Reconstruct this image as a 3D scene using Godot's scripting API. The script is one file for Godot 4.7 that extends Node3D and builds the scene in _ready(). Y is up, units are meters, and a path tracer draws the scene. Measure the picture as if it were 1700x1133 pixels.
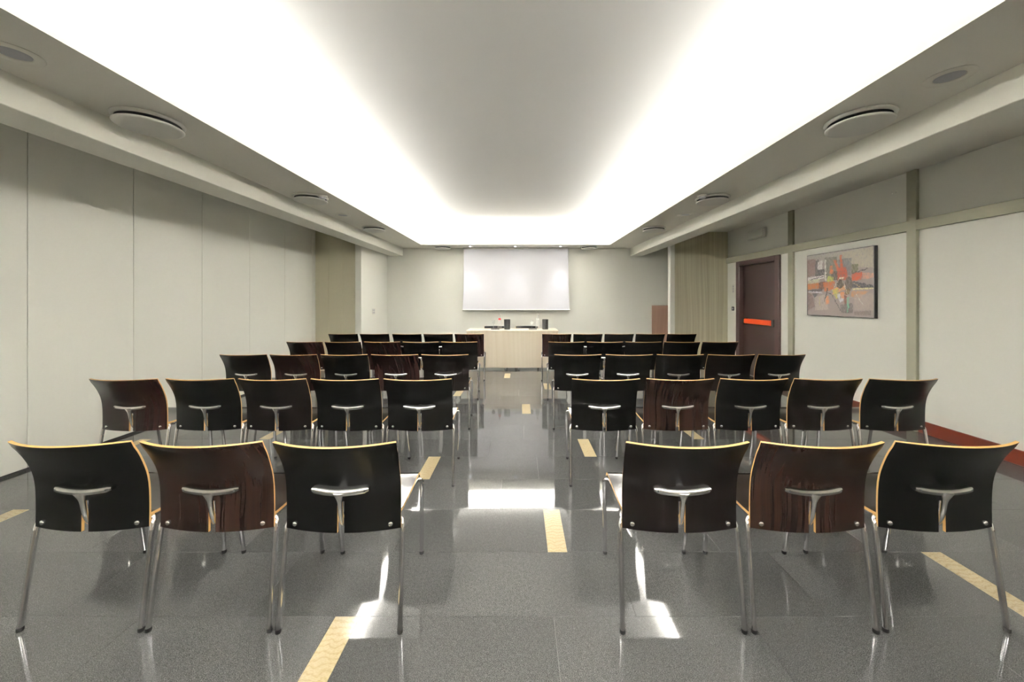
extends Node3D
# Conference room with two blocks of plywood chairs, cove lit ceiling. Metres, y up, the desk lies towards -z.

const F := 620.0          # focal length in pixels of the 1700 x 1133 frame
const EYE := 1.36         # camera height
const SOFFIT := 2.56
const BEAM := 2.38
const LIP_TOP := 2.755
const TOP := 3.0
const AISLE := 2.72
const WL := -3.94         # left wall
const WR := 4.13          # right wall
const BACK := -8.6
const REAR := 2.7
const BIL := -2.69        # beams: inner and outer faces
const BOL := -2.99
const BIR := 2.54
const BOR := 2.82
const LPL := -2.128       # cove lip
const LPR := 1.942
const LPF := -8.04
const LPN := 2.0

var M := {}
var taken := {}
var rng := RandomNumberGenerator.new()


# ---------------------------------------------------------------- helpers
func numbered(called: String) -> String:
	if not taken.has(called):
		taken[called] = 0
		return called
	taken[called] += 1
	return "%s_%03d" % [called, taken[called]]

func thing(called: String, label: String, category: String, at := Vector3.ZERO, group := "") -> Node3D:
	var o := Node3D.new()
	o.name = numbered(called)
	add_child(o, true)
	o.position = at
	o.set_meta("label", label)
	o.set_meta("category", category)
	if group != "":
		o.set_meta("group", group)
	return o

func structure(called: String) -> Node3D:
	var o := Node3D.new()
	o.name = called
	add_child(o, true)
	o.set_meta("kind", "structure")
	return o

func part(called: String, mesh: Mesh, mat: Material, parent: Node, at := Vector3.ZERO, label := "") -> MeshInstance3D:
	var o := MeshInstance3D.new()
	o.name = called
	o.mesh = mesh
	if mat != null:
		o.material_override = mat
	o.position = at
	parent.add_child(o, true)
	if label != "":
		o.set_meta("label", label)
	return o

func tool() -> SurfaceTool:
	var st := SurfaceTool.new()
	st.begin(Mesh.PRIMITIVE_TRIANGLES)
	return st

func tri(st: SurfaceTool, a: Vector3, b: Vector3, c: Vector3, out: Vector3) -> void:
	var n := (b - a).cross(c - a)
	if n.length_squared() < 1e-16:
		return
	n = n.normalized()
	var flip := n.dot(out) < 0.0
	if flip:
		n = -n
	# front faces run clockwise
	for p in ([a, b, c] if flip else [a, c, b]):
		st.set_normal(n)
		st.set_uv(Vector2(p.x, p.y))
		st.add_vertex(p)

func quad(st: SurfaceTool, a: Vector3, b: Vector3, c: Vector3, d: Vector3, out: Vector3) -> void:
	tri(st, a, b, c, out)
	tri(st, a, c, d, out)

func add_box(st: SurfaceTool, lo: Vector3, hi: Vector3) -> void:
	var p := []
	for i in 8:
		p.append(Vector3(hi.x if i & 1 else lo.x, hi.y if i & 2 else lo.y, hi.z if i & 4 else lo.z))
	quad(st, p[0], p[2], p[6], p[4], Vector3.LEFT)
	quad(st, p[1], p[3], p[7], p[5], Vector3.RIGHT)
	quad(st, p[0], p[1], p[5], p[4], Vector3.DOWN)
	quad(st, p[2], p[3], p[7], p[6], Vector3.UP)
	quad(st, p[0], p[1], p[3], p[2], Vector3.FORWARD)
	quad(st, p[4], p[5], p[7], p[6], Vector3.BACK)

# a box with chamfered edges
func add_cbox(st: SurfaceTool, lo: Vector3, hi: Vector3, c: float) -> void:
	var mid := (lo + hi) * 0.5
	var h := (hi - lo) * 0.5
	c = minf(c, minf(h.x, minf(h.y, h.z)) * 0.9)
	var pt := func(sx: float, sy: float, sz: float, axis: int) -> Vector3:
		var q := Vector3(sx * (h.x - (0.0 if axis == 0 else c)), sy * (h.y - (0.0 if axis == 1 else c)), sz * (h.z - (0.0 if axis == 2 else c)))
		return mid + q
	for s in [-1.0, 1.0]:
		quad(st, pt.call(s, -1, -1, 0), pt.call(s, 1, -1, 0), pt.call(s, 1, 1, 0), pt.call(s, -1, 1, 0), Vector3(s, 0, 0))
		quad(st, pt.call(-1, s, -1, 1), pt.call(1, s, -1, 1), pt.call(1, s, 1, 1), pt.call(-1, s, 1, 1), Vector3(0, s, 0))
		quad(st, pt.call(-1, -1, s, 2), pt.call(1, -1, s, 2), pt.call(1, 1, s, 2), pt.call(-1, 1, s, 2), Vector3(0, 0, s))
		for t in [-1.0, 1.0]:
			quad(st, pt.call(s, t, -1, 0), pt.call(s, t, 1, 0), pt.call(s, t, 1, 1), pt.call(s, t, -1, 1), Vector3(s, t, 0))
			quad(st, pt.call(s, -1, t, 0), pt.call(s, 1, t, 0), pt.call(s, 1, t, 2), pt.call(s, -1, t, 2), Vector3(s, 0, t))
			quad(st, pt.call(-1, s, t, 1), pt.call(1, s, t, 1), pt.call(1, s, t, 2), pt.call(-1, s, t, 2), Vector3(0, s, t))
			for u in [-1.0, 1.0]:
				tri(st, pt.call(s, t, u, 0), pt.call(s, t, u, 1), pt.call(s, t, u, 2), Vector3(s, t, u))

func box(called: String, lo: Vector3, hi: Vector3, mat: Material, parent: Node, chamfer := 0.0, label := "") -> MeshInstance3D:
	var st := tool()
	if chamfer > 0.0:
		add_cbox(st, lo, hi, chamfer)
	else:
		add_box(st, lo, hi)
	return part(called, st.commit(), mat, parent, Vector3.ZERO, label)

# profile of [radius, height] points turned round y; a repeated point makes a sharp edge
func lathe(profile: Array, segs := 32) -> ArrayMesh:
	var st := tool()
	for k in profile.size() - 1:
		var a: Vector2 = profile[k]
		var b: Vector2 = profile[k + 1]
		if a.is_equal_approx(b):
			continue
		var na := slope(profile, k, a, b, -1)
		var nb := slope(profile, k + 1, a, b, 1)
		for i in segs:
			var t0 := TAU * i / segs
			var t1 := TAU * (i + 1) / segs
			var e0 := Vector3(cos(t0), 0, sin(t0))
			var e1 := Vector3(cos(t1), 0, sin(t1))
			var v := [e0 * a.x + Vector3.UP * a.y, e1 * a.x + Vector3.UP * a.y, e1 * b.x + Vector3.UP * b.y, e0 * b.x + Vector3.UP * b.y]
			var n := [e0 * na.x + Vector3.UP * na.y, e1 * na.x + Vector3.UP * na.y, e1 * nb.x + Vector3.UP * nb.y, e0 * nb.x + Vector3.UP * nb.y]
			var face: Vector3 = (v[2] - v[0]).cross(v[3] - v[1])
			var flip: bool = face.dot(n[0] + n[2]) < 0.0
			for tr in [[0, 1, 2], [0, 2, 3]]:
				var ids: Array = tr if flip else [tr[0], tr[2], tr[1]]
				if (v[tr[1]] - v[tr[0]]).cross(v[tr[2]] - v[tr[0]]).length_squared() < 1e-18:
					continue
				for q in ids:
					st.set_normal(n[q])
					st.set_uv(Vector2(float(i) / segs, a.y))
					st.add_vertex(v[q])
	return st.commit()

func slope(profile: Array, k: int, a: Vector2, b: Vector2, side: int) -> Vector2:
	# the outward normal lies to the right of the walk along the profile
	var own := (b - a).normalized()
	var d := own
	var o := k + side
	if o >= 0 and o < profile.size():
		var e: Vector2 = (profile[k] - profile[o]) if side < 0 else (profile[o] - profile[k])
		if e.length() > 1e-6 and e.normalized().dot(own) > 0.3:
			d = (own + e.normalized()).normalized()
	return Vector2(d.y, -d.x)

# a tube along points, with a radius for each
func add_tube(st: SurfaceTool, pts: Array, radii: Array, sides := 10, flat := 1.0) -> void:
	var n := pts.size()
	var rings := []
	var dirs := []
	var up := Vector3.UP
	var first: Vector3 = (pts[1] - pts[0]).normalized()
	if absf(first.dot(up)) > 0.9:
		up = Vector3.RIGHT
	var side := first.cross(up).normalized()
	for k in n:
		var t: Vector3 = (pts[mini(k + 1, n - 1)] - pts[maxi(k - 1, 0)]).normalized()
		side = (side - t * side.dot(t)).normalized()
		var other := t.cross(side).normalized()
		var ring := []
		var nd := []
		for i in sides:
			var w := TAU * i / sides
			var d := side * cos(w) + other * sin(w) * flat
			ring.append(pts[k] + d * radii[k])
			nd.append((side * cos(w) * flat + other * sin(w)).normalized())
		rings.append(ring)
		dirs.append(nd)
	for k in n - 1:
		for i in sides:
			var j := (i + 1) % sides
			var q := [[k, i], [k, j], [k + 1, j], [k + 1, i]]
			var a: Vector3 = rings[k][i]
			var b: Vector3 = rings[k][j]
			var c: Vector3 = rings[k + 1][j]
			var flip: bool = (b - a).cross(c - a).dot(dirs[k][i]) < 0.0
			for tr in [[0, 1, 2], [0, 2, 3]]:
				for m in (tr if flip else [tr[0], tr[2], tr[1]]):
					st.set_normal(dirs[q[m][0]][q[m][1]])
					st.set_uv(Vector2(float(q[m][1]) / sides, k))
					st.add_vertex(rings[q[m][0]][q[m][1]])
	for end in [0, n - 1]:
		var out: Vector3 = (pts[0] - pts[1]) if end == 0 else (pts[n - 1] - pts[n - 2])
		for i in sides:
			tri(st, pts[end], rings[end][i], rings[end][(i + 1) % sides], out)

func curve(ctrl: Array, steps := 6) -> Array:
	var out := []
	for k in ctrl.size() - 1:
		var p0: Vector3 = ctrl[maxi(k - 1, 0)]
		var p1: Vector3 = ctrl[k]
		var p2: Vector3 = ctrl[k + 1]
		var p3: Vector3 = ctrl[mini(k + 2, ctrl.size() - 1)]
		for s in steps:
			out.append(p1.cubic_interpolate(p2, p0, p3, float(s) / steps))
	out.append(ctrl[ctrl.size() - 1])
	return out

func same(value: float, n: int) -> Array:
	var a := []
	a.resize(n)
	a.fill(value)
	return a

func tube(pts: Array, r: float, sides := 10) -> ArrayMesh:
	var st := tool()
	add_tube(st, pts, same(r, pts.size()), sides)
	return st.commit()

# a bent sheet with thickness: surface 0 its two faces, surface 1 its edge
func sheet(p: Callable, us: Array, vs: Array, hole: Callable, thick: float) -> ArrayMesh:
	var nu := us.size()
	var nv := vs.size()
	var a := {}
	var b := {}
	var nn := {}
	for i in nu:
		for j in nv:
			var u: float = us[i]
			var v: float = vs[j]
			var e := 0.004
			var n: Vector3 = (p.call(u + e, v) - p.call(u - e, v)).cross(p.call(u, v + e) - p.call(u, v - e)).normalized()
			var c: Vector3 = p.call(u, v)
			a[Vector2i(i, j)] = c + n * thick * 0.5
			b[Vector2i(i, j)] = c - n * thick * 0.5
			nn[Vector2i(i, j)] = n
	var faces := tool()
	var edge := tool()
	for i in nu - 1:
		for j in nv - 1:
			if hole.call(i, j):
				continue
			var q := [Vector2i(i, j), Vector2i(i + 1, j), Vector2i(i + 1, j + 1), Vector2i(i, j + 1)]
			for m in [0, 2, 1, 0, 3, 2]:
				faces.set_normal(nn[q[m]])
				faces.set_uv(Vector2(a[q[m]].x, a[q[m]].y + a[q[m]].z))
				faces.add_vertex(a[q[m]])
			for m in [0, 1, 2, 0, 2, 3]:
				faces.set_normal(-nn[q[m]])
				faces.set_uv(Vector2(b[q[m]].x, b[q[m]].y + b[q[m]].z))
				faces.add_vertex(b[q[m]])
			var mid: Vector3 = (a[q[0]] + a[q[2]]) * 0.5
			for side in [[0, 1, 0, -1], [1, 2, 1, 0], [2, 3, 0, 1], [3, 0, -1, 0]]:
				var ii: int = i + side[2]
				var jj: int = j + side[3]
				if ii < 0 or jj < 0 or ii >= nu - 1 or jj >= nv - 1 or hole.call(ii, jj):
					var k0: Vector2i = q[side[0]]
					var k1: Vector2i = q[side[1]]
					quad(edge, a[k0], a[k1], b[k1], b[k0], (a[k0] + a[k1]) * 0.5 - mid)
	var mesh := faces.commit()
	edge.commit(mesh)
	return mesh

func spread(lo: float, hi: float, n: int) -> Array:
	var out := []
	for i in n:
		out.append(lerpf(lo, hi, float(i) / (n - 1)))
	return out

func look(values: Array, h: float) -> float:
	for k in values.size() - 1:
		if h <= values[k + 1][0] or k == values.size() - 2:
			var t: float = clampf((h - values[k][0]) / (values[k + 1][0] - values[k][0]), -0.5, 1.5)
			return cubic_interpolate(values[k][1], values[k + 1][1], values[maxi(k - 1, 0)][1], values[mini(k + 2, values.size() - 1)][1], t)
	return 0.0


# ---------------------------------------------------------------- materials
func flat(r: float, g: float, b: float, rough := 0.7, metal := 0.0, spec := 0.5) -> StandardMaterial3D:
	var m := StandardMaterial3D.new()
	m.albedo_color = Color(r / 255.0, g / 255.0, b / 255.0)
	m.roughness = rough
	m.metallic = metal
	m.metallic_specular = spec
	return m

func noise(freq: float, octaves: int, seed_: int, kind := FastNoiseLite.TYPE_SIMPLEX_SMOOTH) -> FastNoiseLite:
	var n := FastNoiseLite.new()
	n.seed = seed_
	n.noise_type = kind
	n.frequency = freq
	n.fractal_octaves = octaves
	return n

func paint_texture(w: int, h: int, f: Callable) -> ImageTexture:
	var data := PackedByteArray()
	data.resize(w * h * 3)
	for y in h:
		for x in w:
			var c: Color = f.call(x, y)
			var at := (y * w + x) * 3
			data[at] = clampi(int(c.r * 255.0), 0, 255)
			data[at + 1] = clampi(int(c.g * 255.0), 0, 255)
			data[at + 2] = clampi(int(c.b * 255.0), 0, 255)
	return ImageTexture.create_from_image(Image.create_from_data(w, h, false, Image.FORMAT_RGB8, data))

func wood(base: Color, streak: Color, seed_: int, rough: float, reach := Vector2(0.45, 0.33), from := Vector2(0.5, 0.02), shine := 0.5) -> StandardMaterial3D:
	var a := noise(0.045, 4, seed_)
	var b := noise(0.01, 2, seed_ + 7)
	var tex := paint_texture(256, 256, func(x, y):
		var bend := b.get_noise_2d(x * 0.5, y * 0.4) * 9.0
		var w := a.get_noise_2d((x + bend) * 2.4, y * 0.05)
		var big := b.get_noise_2d(x * 2.0 + 400.0, y * 0.1)
		var t := clampf(0.5 + w * 0.8 + big * 0.35, 0.0, 1.0)
		return base.lerp(streak, t))
	var m := StandardMaterial3D.new()
	m.albedo_texture = tex
	m.uv1_scale = Vector3(reach.x, reach.y, 1.0)
	m.uv1_offset = Vector3(from.x, from.y, 0.0)
	m.roughness = rough
	m.metallic_specular = shine
	return m

func make_materials() -> void:
	M.ceiling = flat(248, 248, 246, 0.85)
	M.lip = flat(228, 227, 214, 0.8)
	M.beam = flat(240, 239, 228, 0.8)
	M.soffit = flat(240, 238, 228, 0.8)
	M.wall = flat(241, 241, 232, 0.7)
	M.panel = flat(240, 240, 231, 0.42)
	M.olive = flat(196, 191, 166, 0.75)
	M.olive_grain = wood(Color8(210, 206, 180), Color8(188, 182, 154), 91, 0.7, Vector2(0.9, 0.36), Vector2(-2.75, 0.01))
	M.rail = flat(160, 158, 138, 0.65)
	M.seal = flat(22, 22, 24, 0.6)
	M.gap = flat(70, 70, 66, 0.9)
	M.baseboard = wood(Color8(98, 38, 22), Color8(70, 24, 12), 23, 0.35)
	M.door = wood(Color8(52, 36, 34), Color8(38, 26, 25), 31, 0.38)
	M.door_frame = flat(62, 44, 42, 0.35)
	M.rear = wood(Color8(196, 186, 170), Color8(176, 164, 146), 37, 0.6)
	M.orange = flat(240, 84, 32, 0.4)
	M.black = flat(20, 20, 21, 0.5)
	M.brown = wood(Color8(164, 132, 114), Color8(152, 120, 102), 44, 0.6)
	M.white_plastic = flat(225, 224, 216, 0.5)
	M.grey_plastic = flat(184, 184, 188, 0.6)
	M.detector = flat(206, 206, 210, 0.35)
	M.grille_white = flat(232, 231, 224, 0.6)
	M.screen = flat(220, 220, 227, 0.8)
	M.chrome = flat(214, 214, 216, 0.07, 1.0)
	M.alu = flat(222, 222, 220, 0.24, 1.0)
	M.duct = flat(104, 106, 108, 0.55, 0.4)  # for the diffuser collar: dark grey stands in for shade inside the slot
	M.steel = flat(120, 122, 122, 0.28, 1.0)
	M.rubber = flat(14, 14, 15, 0.6)
	M.ply = flat(214, 170, 104, 0.5)
	M.desk = wood(Color8(230, 219, 200), Color8(222, 209, 187), 12, 0.45)
	M.red = flat(200, 40, 36, 0.5)
	M.glass = StandardMaterial3D.new()
	M.glass.albedo_color = Color(0.95, 0.97, 0.97, 0.12)
	M.glass.transparency = BaseMaterial3D.TRANSPARENCY_ALPHA
	M.glass.roughness = 0.03
	# polished speckled granite
	rng.seed = 5
	var coarse := noise(0.05, 3, 3)
	var fine := noise(0.28, 2, 8)
	var speck := paint_texture(1024, 1024, func(x, y):
		var v := 0.335 + coarse.get_noise_2d(x, y) * 0.03 + fine.get_noise_2d(x, y) * 0.20
		var r := rng.randf()
		v += (rng.randf() - 0.5) * 0.16
		if r > 0.985:
			v += 0.2
		elif r < 0.02:
			v -= 0.16
		return Color(v, v * 1.004, v * 0.985))
	M.granite = []
	for k in 5:
		var g := StandardMaterial3D.new()
		g.albedo_texture = speck
		var t: float = [1.0, 0.95, 1.04, 0.98, 0.92][k]
		g.albedo_color = Color(t, t, t)
		g.uv1_triplanar = true
		g.uv1_world_triplanar = true
		g.uv1_scale = Vector3(0.9, 0.9, 0.9)
		g.uv1_offset = Vector3(0.37 * k, 0, 0.21 * k)
		g.roughness = 0.05
		g.metallic_specular = 0.5
		M.granite.append(g)
	M.grout = flat(120, 120, 116, 0.8)
	# banded beige stone of the inlays, veins across
	var vein := noise(0.03, 3, 61)
	var stone := paint_texture(256, 256, func(x, y):
		var t := sin((y + vein.get_noise_2d(x * 0.5, y * 0.3) * 22.0) * 0.3) * 0.5 + 0.5
		t = t * t * t * t * 0.38 + 0.45 * (vein.get_noise_2d(x * 3.0, y * 11.0) + 0.4)
		return Color8(204, 190, 154).lerp(Color8(172, 150, 110), clampf(t, 0.0, 1.0)))
	M.inlay = StandardMaterial3D.new()
	M.inlay.albedo_texture = stone
	M.inlay.uv1_triplanar = true
	M.inlay.uv1_world_triplanar = true
	M.inlay.uv1_scale = Vector3(3.0, 3.0, 3.0)
	M.inlay.roughness = 0.12
	# chair veneers; the seats are polished by use
	M.seat = wood(Color8(17, 14, 14), Color8(34, 24, 22), 105, 0.16, Vector2(2.0, 1.9), Vector2(0.5, 0.1))
	M.veneer = []
	M.veneer.append(wood(Color8(9, 9, 9), Color8(12, 11, 11), 101, 0.24, Vector2(2.0, 1.9), Vector2(0.5, -0.65), 0.3))
	M.veneer.append(wood(Color8(18, 12, 11), Color8(38, 24, 19), 102, 0.24, Vector2(2.0, 1.9), Vector2(0.5, -0.65), 0.3))
	M.veneer.append(wood(Color8(15, 10, 10), Color8(36, 19, 17), 103, 0.24, Vector2(2.0, 1.9), Vector2(0.5, -0.65), 0.3))
	M.veneer.append(wood(Color8(12, 10, 10), Color8(20, 15, 14), 104, 0.24, Vector2(2.0, 1.9), Vector2(0.5, -0.65), 0.3))


# ---------------------------------------------------------------- chair
var chair_mesh := {}
const BACK_LINE := [[0.40, 0.047], [0.48, 0.048], [0.55, 0.047], [0.60, 0.043], [0.645, 0.034], [0.69, 0.018], [0.737, -0.004], [0.795, -0.035]]

func back_at(u: float, h: float) -> Vector3:
	var w := 0.239 + 0.006 * smoothstep(0.66, 0.80, h)
	var sag := 0.027 + 0.036 * smoothstep(0.58, 0.80, h)
	return Vector3(u * w, h - 0.006 * (1.0 - u * u) * (1.0 - smoothstep(0.40, 0.47, h)), -look(BACK_LINE, h) + sag * (1.0 - u * u))

func seat_at(u: float, v: float) -> Vector3:
	# v runs from the rear to the waterfall front edge
	var line := [[0.0, Vector2(0.068, 0.440)], [0.25, Vector2(0.13, 0.436)], [0.6, Vector2(0.28, 0.440)], [0.85, Vector2(0.39, 0.451)], [0.93, Vector2(0.43, 0.449)], [1.0, Vector2(0.452, 0.428)]]
	var q := Vector2.ZERO
	for k in line.size() - 1:
		if v <= line[k + 1][0] or k == line.size() - 2:
			var t: float = (v - line[k][0]) / (line[k + 1][0] - line[k][0])
			q = line[k][1].cubic_interpolate(line[k + 1][1], line[maxi(k - 1, 0)][1], line[mini(k + 2, line.size() - 1)][1], t)
			break
	var w := lerpf(0.222, 0.212, v)
	return Vector3(u * w, q.y + 0.004 * u * u, -q.x)

func make_chair_meshes() -> void:
	var us := spread(-1.0, -0.2, 9) + [-0.06, 0.06] + spread(0.2, 1.0, 9)
	var vs := [0.405, 0.44, 0.47, 0.50, 0.53, 0.56, 0.59, 0.62, 0.645, 0.67, 0.695, 0.72, 0.745, 0.77, 0.795]
	chair_mesh.back = sheet(back_at, us, vs, func(i, j): return i == 9 and j < 4, 0.011)
	var seat_point := func(u: float, v: float) -> Vector3: return seat_at(u, v)
	chair_mesh.seat = sheet(seat_point, spread(-1.0, 1.0, 9), [0.0, 0.08, 0.16, 0.25, 0.34, 0.43, 0.52, 0.6, 0.68, 0.76, 0.82, 0.87, 0.91, 0.945, 0.975, 1.0], func(_i, _j): return false, 0.012)
	for s in [-1.0, 1.0]:
		var rear := [Vector3(0.249 * s, 0.014, 0.0), Vector3(0.2475 * s, 0.15, -0.017), Vector3(0.2460 * s, 0.30, -0.036)]
		rear += curve([Vector3(0.245 * s, 0.385, -0.048), Vector3(0.2425 * s, 0.413, -0.055), Vector3(0.233 * s, 0.427, -0.066), Vector3(0.213 * s, 0.428, -0.085), Vector3(0.204 * s, 0.426, -0.12)], 4)
		var front := [Vector3(0.2115 * s, 0.014, -0.478), Vector3(0.217 * s, 0.15, -0.461), Vector3(0.2225 * s, 0.30, -0.443)]
		front += curve([Vector3(0.2255 * s, 0.385, -0.433), Vector3(0.2255 * s, 0.410, -0.429), Vector3(0.219 * s, 0.424, -0.421), Vector3(0.206 * s, 0.428, -0.405), Vector3(0.203 * s, 0.426, -0.36)], 4)
		chair_mesh["rear%d" % int(s)] = tube(rear, 0.0105, 14)
		chair_mesh["front%d" % int(s)] = tube(front, 0.0105, 14)
		chair_mesh["rail%d" % int(s)] = tube([Vector3(0.204 * s, 0.426, -0.115), Vector3(0.203 * s, 0.426, -0.24), Vector3(0.203 * s, 0.426, -0.365)], 0.0104, 12)
	chair_mesh.cap = lathe([Vector2(0.0, 0.0), Vector2(0.0105, 0.0), Vector2(0.0118, 0.003), Vector2(0.0118, 0.003), Vector2(0.0118, 0.017), Vector2(0.0118, 0.017), Vector2(0.0, 0.017)], 14)
	chair_mesh.bolt = lathe([Vector2(0.0, -0.004), Vector2(0.0095, -0.004), Vector2(0.0095, -0.004), Vector2(0.0095, 0.001), Vector2(0.008, 0.003), Vector2(0.0, 0.0035)], 16)
	chair_mesh.screw = lathe([Vector2(0.0, 0.0), Vector2(0.0042, 0.0), Vector2(0.0042, 0.0), Vector2(0.0036, 0.0015), Vector2(0.0, 0.001)], 10)
	# the T shaped bracket: cross bar following the back, and a stem that runs down through the slot
	var st := tool()
	var bar := []
	var rad := []
	for k in 15:
		var x := lerpf(-0.117, 0.117, k / 14.0)
		var g := absf(x) / 0.117
		var p := back_at(x / 0.239, 0.576)
		bar.append(Vector3(x, 0.570 + 0.012 * g * g, p.z + 0.0115))
		rad.append(0.0145 if g < 0.9 else (0.0128 if g < 0.97 else 0.008))
	add_tube(st, bar, rad, 12)
	var c0 := back_at(0.0, 0.57).z + 0.0115
	var stem := curve([Vector3(0, 0.572, c0), Vector3(0, 0.545, c0), Vector3(0, 0.50, c0 - 0.006), Vector3(0, 0.455, c0 - 0.017), Vector3(0, 0.425, c0 - 0.034), Vector3(0, 0.415, c0 - 0.075), Vector3(0, 0.415, c0 - 0.16)], 4)
	var sr := []
	for k in stem.size():
		var h: float = stem[k].y
		sr.append(0.0125 + 0.018 * pow(clampf((h - 0.53) / 0.04, 0.0, 1.0), 1.6))
	add_tube(st, stem, sr, 12, 0.8)
	chair_mesh.bracket = st.commit()
	var cross := tool()
	add_tube(cross, [Vector3(-0.203, 0.418, -0.14), Vector3(0.0, 0.416, -0.14), Vector3(0.203, 0.418, -0.14)], same(0.009, 3), 10)
	chair_mesh.cross = cross.commit()

func make_chair(tone: int, label: String, group: String, at: Vector3, turn := 0.0) -> Node3D:
	var t := thing("plywood_chair", label, "chair", at, group)
	t.rotation.y = turn
	for s in ["rear-1", "rear1", "front-1", "front1"]:
		var leg := part("leg", chair_mesh[s], M.chrome, t, Vector3.ZERO, "chrome leg")
		var x: float = (0.249 if s.begins_with("rear") else 0.2115) * (-1.0 if s.ends_with("-1") else 1.0)
		part("foot_cap", chair_mesh.cap, M.rubber, leg, Vector3(x, 0.0005, 0.0 if s.begins_with("rear") else -0.478))
	part("side_rail", chair_mesh["rail-1"], M.chrome, t)
	part("side_rail", chair_mesh.rail1, M.chrome, t)
	part("cross_rail", chair_mesh.cross, M.chrome, t)
	for k in ["seat", "back"]:
		var o := part("seat" if k == "seat" else "backrest", chair_mesh[k], null, t)
		o.set_surface_override_material(0, M.veneer[tone] if k == "back" else M.seat)
		o.set_surface_override_material(1, M.ply)
		if k == "back":
			for s in [-1.0, 1.0]:
				var b := part("bolt", chair_mesh.bolt, M.alu, o, back_at(s * 0.837, 0.428) + Vector3(0, 0, 0.0085))
				b.rotation.x = PI / 2
				b.rotate_y(s * 0.18)
	var br := part("back_bracket", chair_mesh.bracket, M.alu, t, Vector3.ZERO, "polished metal T bracket")
	for s in [-1.0, 1.0]:
		var p := back_at(s * 0.104 / 0.239, 0.576)
		var sc := part("screw", chair_mesh.screw, M.steel, br, Vector3(s * 0.104, 0.580, p.z + 0.0252))
		sc.rotation.x = PI / 2
	return t


# ---------------------------------------------------------------- the room
func lights_and_camera() -> void:
	var cam := Camera3D.new()
	cam.name = "camera"
	add_child(cam)
	cam.position = Vector3(0, EYE, 0)
	cam.projection = Camera3D.PROJECTION_FRUSTUM
	cam.near = 0.05
	cam.far = 60.0
	cam.size = 1133.0 / F * cam.near
	cam.frustum_offset = Vector2((850.0 - 863.0) / F, -(566.5 - 499.0) / F) * cam.near
	cam.current = true
	var we := WorldEnvironment.new()
	we.name = "environment"
	var e := Environment.new()
	e.background_mode = Environment.BG_COLOR
	e.background_color = Color(0, 0, 0)
	e.tonemap_mode = Environment.TONE_MAPPER_LINEAR
	e.tonemap_exposure = 2.9
	e.sdfgi_enabled = true
	e.ssao_enabled = true
	e.ssil_enabled = true
	we.environment = e
	add_child(we)

const COVE_ENERGY := 22.0      # for each metre of tube
const FILL_SHARE := 0.042           # power of the added fill tube as a share of the main one
const ORDER := ["farthest from the camera", "second farthest", "third farthest", "third nearest", "second nearest", "nearest the rear wall"]
const TUBE_COLOR := Color(1.0, 0.985, 0.965)

# a batten with a fluorescent tube in the cove trough, and the light it gives
func cove_tube(at: Vector3, length: float, along_x: bool, inward: Vector3, rise: float, power: float, label: String) -> void:
	var t := thing("cove_light", label, "lamp", at, "tube lights in the cove")
	var half := length * 0.5
	var ax := Vector3.RIGHT if along_x else Vector3.BACK
	var ac := Vector3(absf(ax.z), 0, absf(ax.x))
	box("batten", -ax * half - ac * 0.06, ax * half + ac * 0.06 + Vector3.UP * (rise - 0.045), M.white_plastic, t, 0.004)
	# the main tube throws its light at the back wall of the cove and the ceiling
	# above it; the second is an added fill to brighten the ceiling centre
	for k in 2:
		var way := -1.0 if k == 0 else 1.0
		var mid := Vector3.UP * (rise - 0.028) + inward * way * 0.045
		part("lamp_and_fill_tube", tube([mid - ax * (half - 0.02), mid, mid + ax * (half - 0.02)], 0.013, 10), M.tube, t)
		var l := AreaLight3D.new()
		l.name = "tube_and_fill_light"
		l.area_size = Vector2(length, 0.07)
		l.light_color = TUBE_COLOR
		l.light_energy = COVE_ENERGY * power * length * (1.0 if k == 0 else FILL_SHARE)
		l.shadow_enabled = true
		l.set("area_range", 20.0)
		t.add_child(l, true)
		l.position = mid + Vector3.UP * 0.028
		var out := (Vector3.UP * 0.89 - inward * 0.456) if k == 0 else (Vector3.UP * 0.55 + inward * 0.835)
		out = out.normalized()
		# the light shines along its own -z
		l.basis = Basis(ax, (-out).cross(ax), -out).orthonormalized()

func ring(st: SurfaceTool, d: float, y0: float, d1: float, y1: float, lo: Vector2, hi: Vector2) -> void:
	# a band between two rectangles, inset by d and d1, seen from inside
	var a := [Vector3(lo.x + d, y0, lo.y + d), Vector3(hi.x - d, y0, lo.y + d), Vector3(hi.x - d, y0, hi.y - d), Vector3(lo.x + d, y0, hi.y - d)]
	var b := [Vector3(lo.x + d1, y1, lo.y + d1), Vector3(hi.x - d1, y1, lo.y + d1), Vector3(hi.x - d1, y1, hi.y - d1), Vector3(lo.x + d1, y1, hi.y - d1)]
	var inside := Vector3((lo.x + hi.x) * 0.5, 2.2, (lo.y + hi.y) * 0.5)
	for k in 4:
		var j := (k + 1) % 4
		quad(st, a[k], a[j], b[j], b[k], inside - (a[k] + a[j]) * 0.5)

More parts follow.
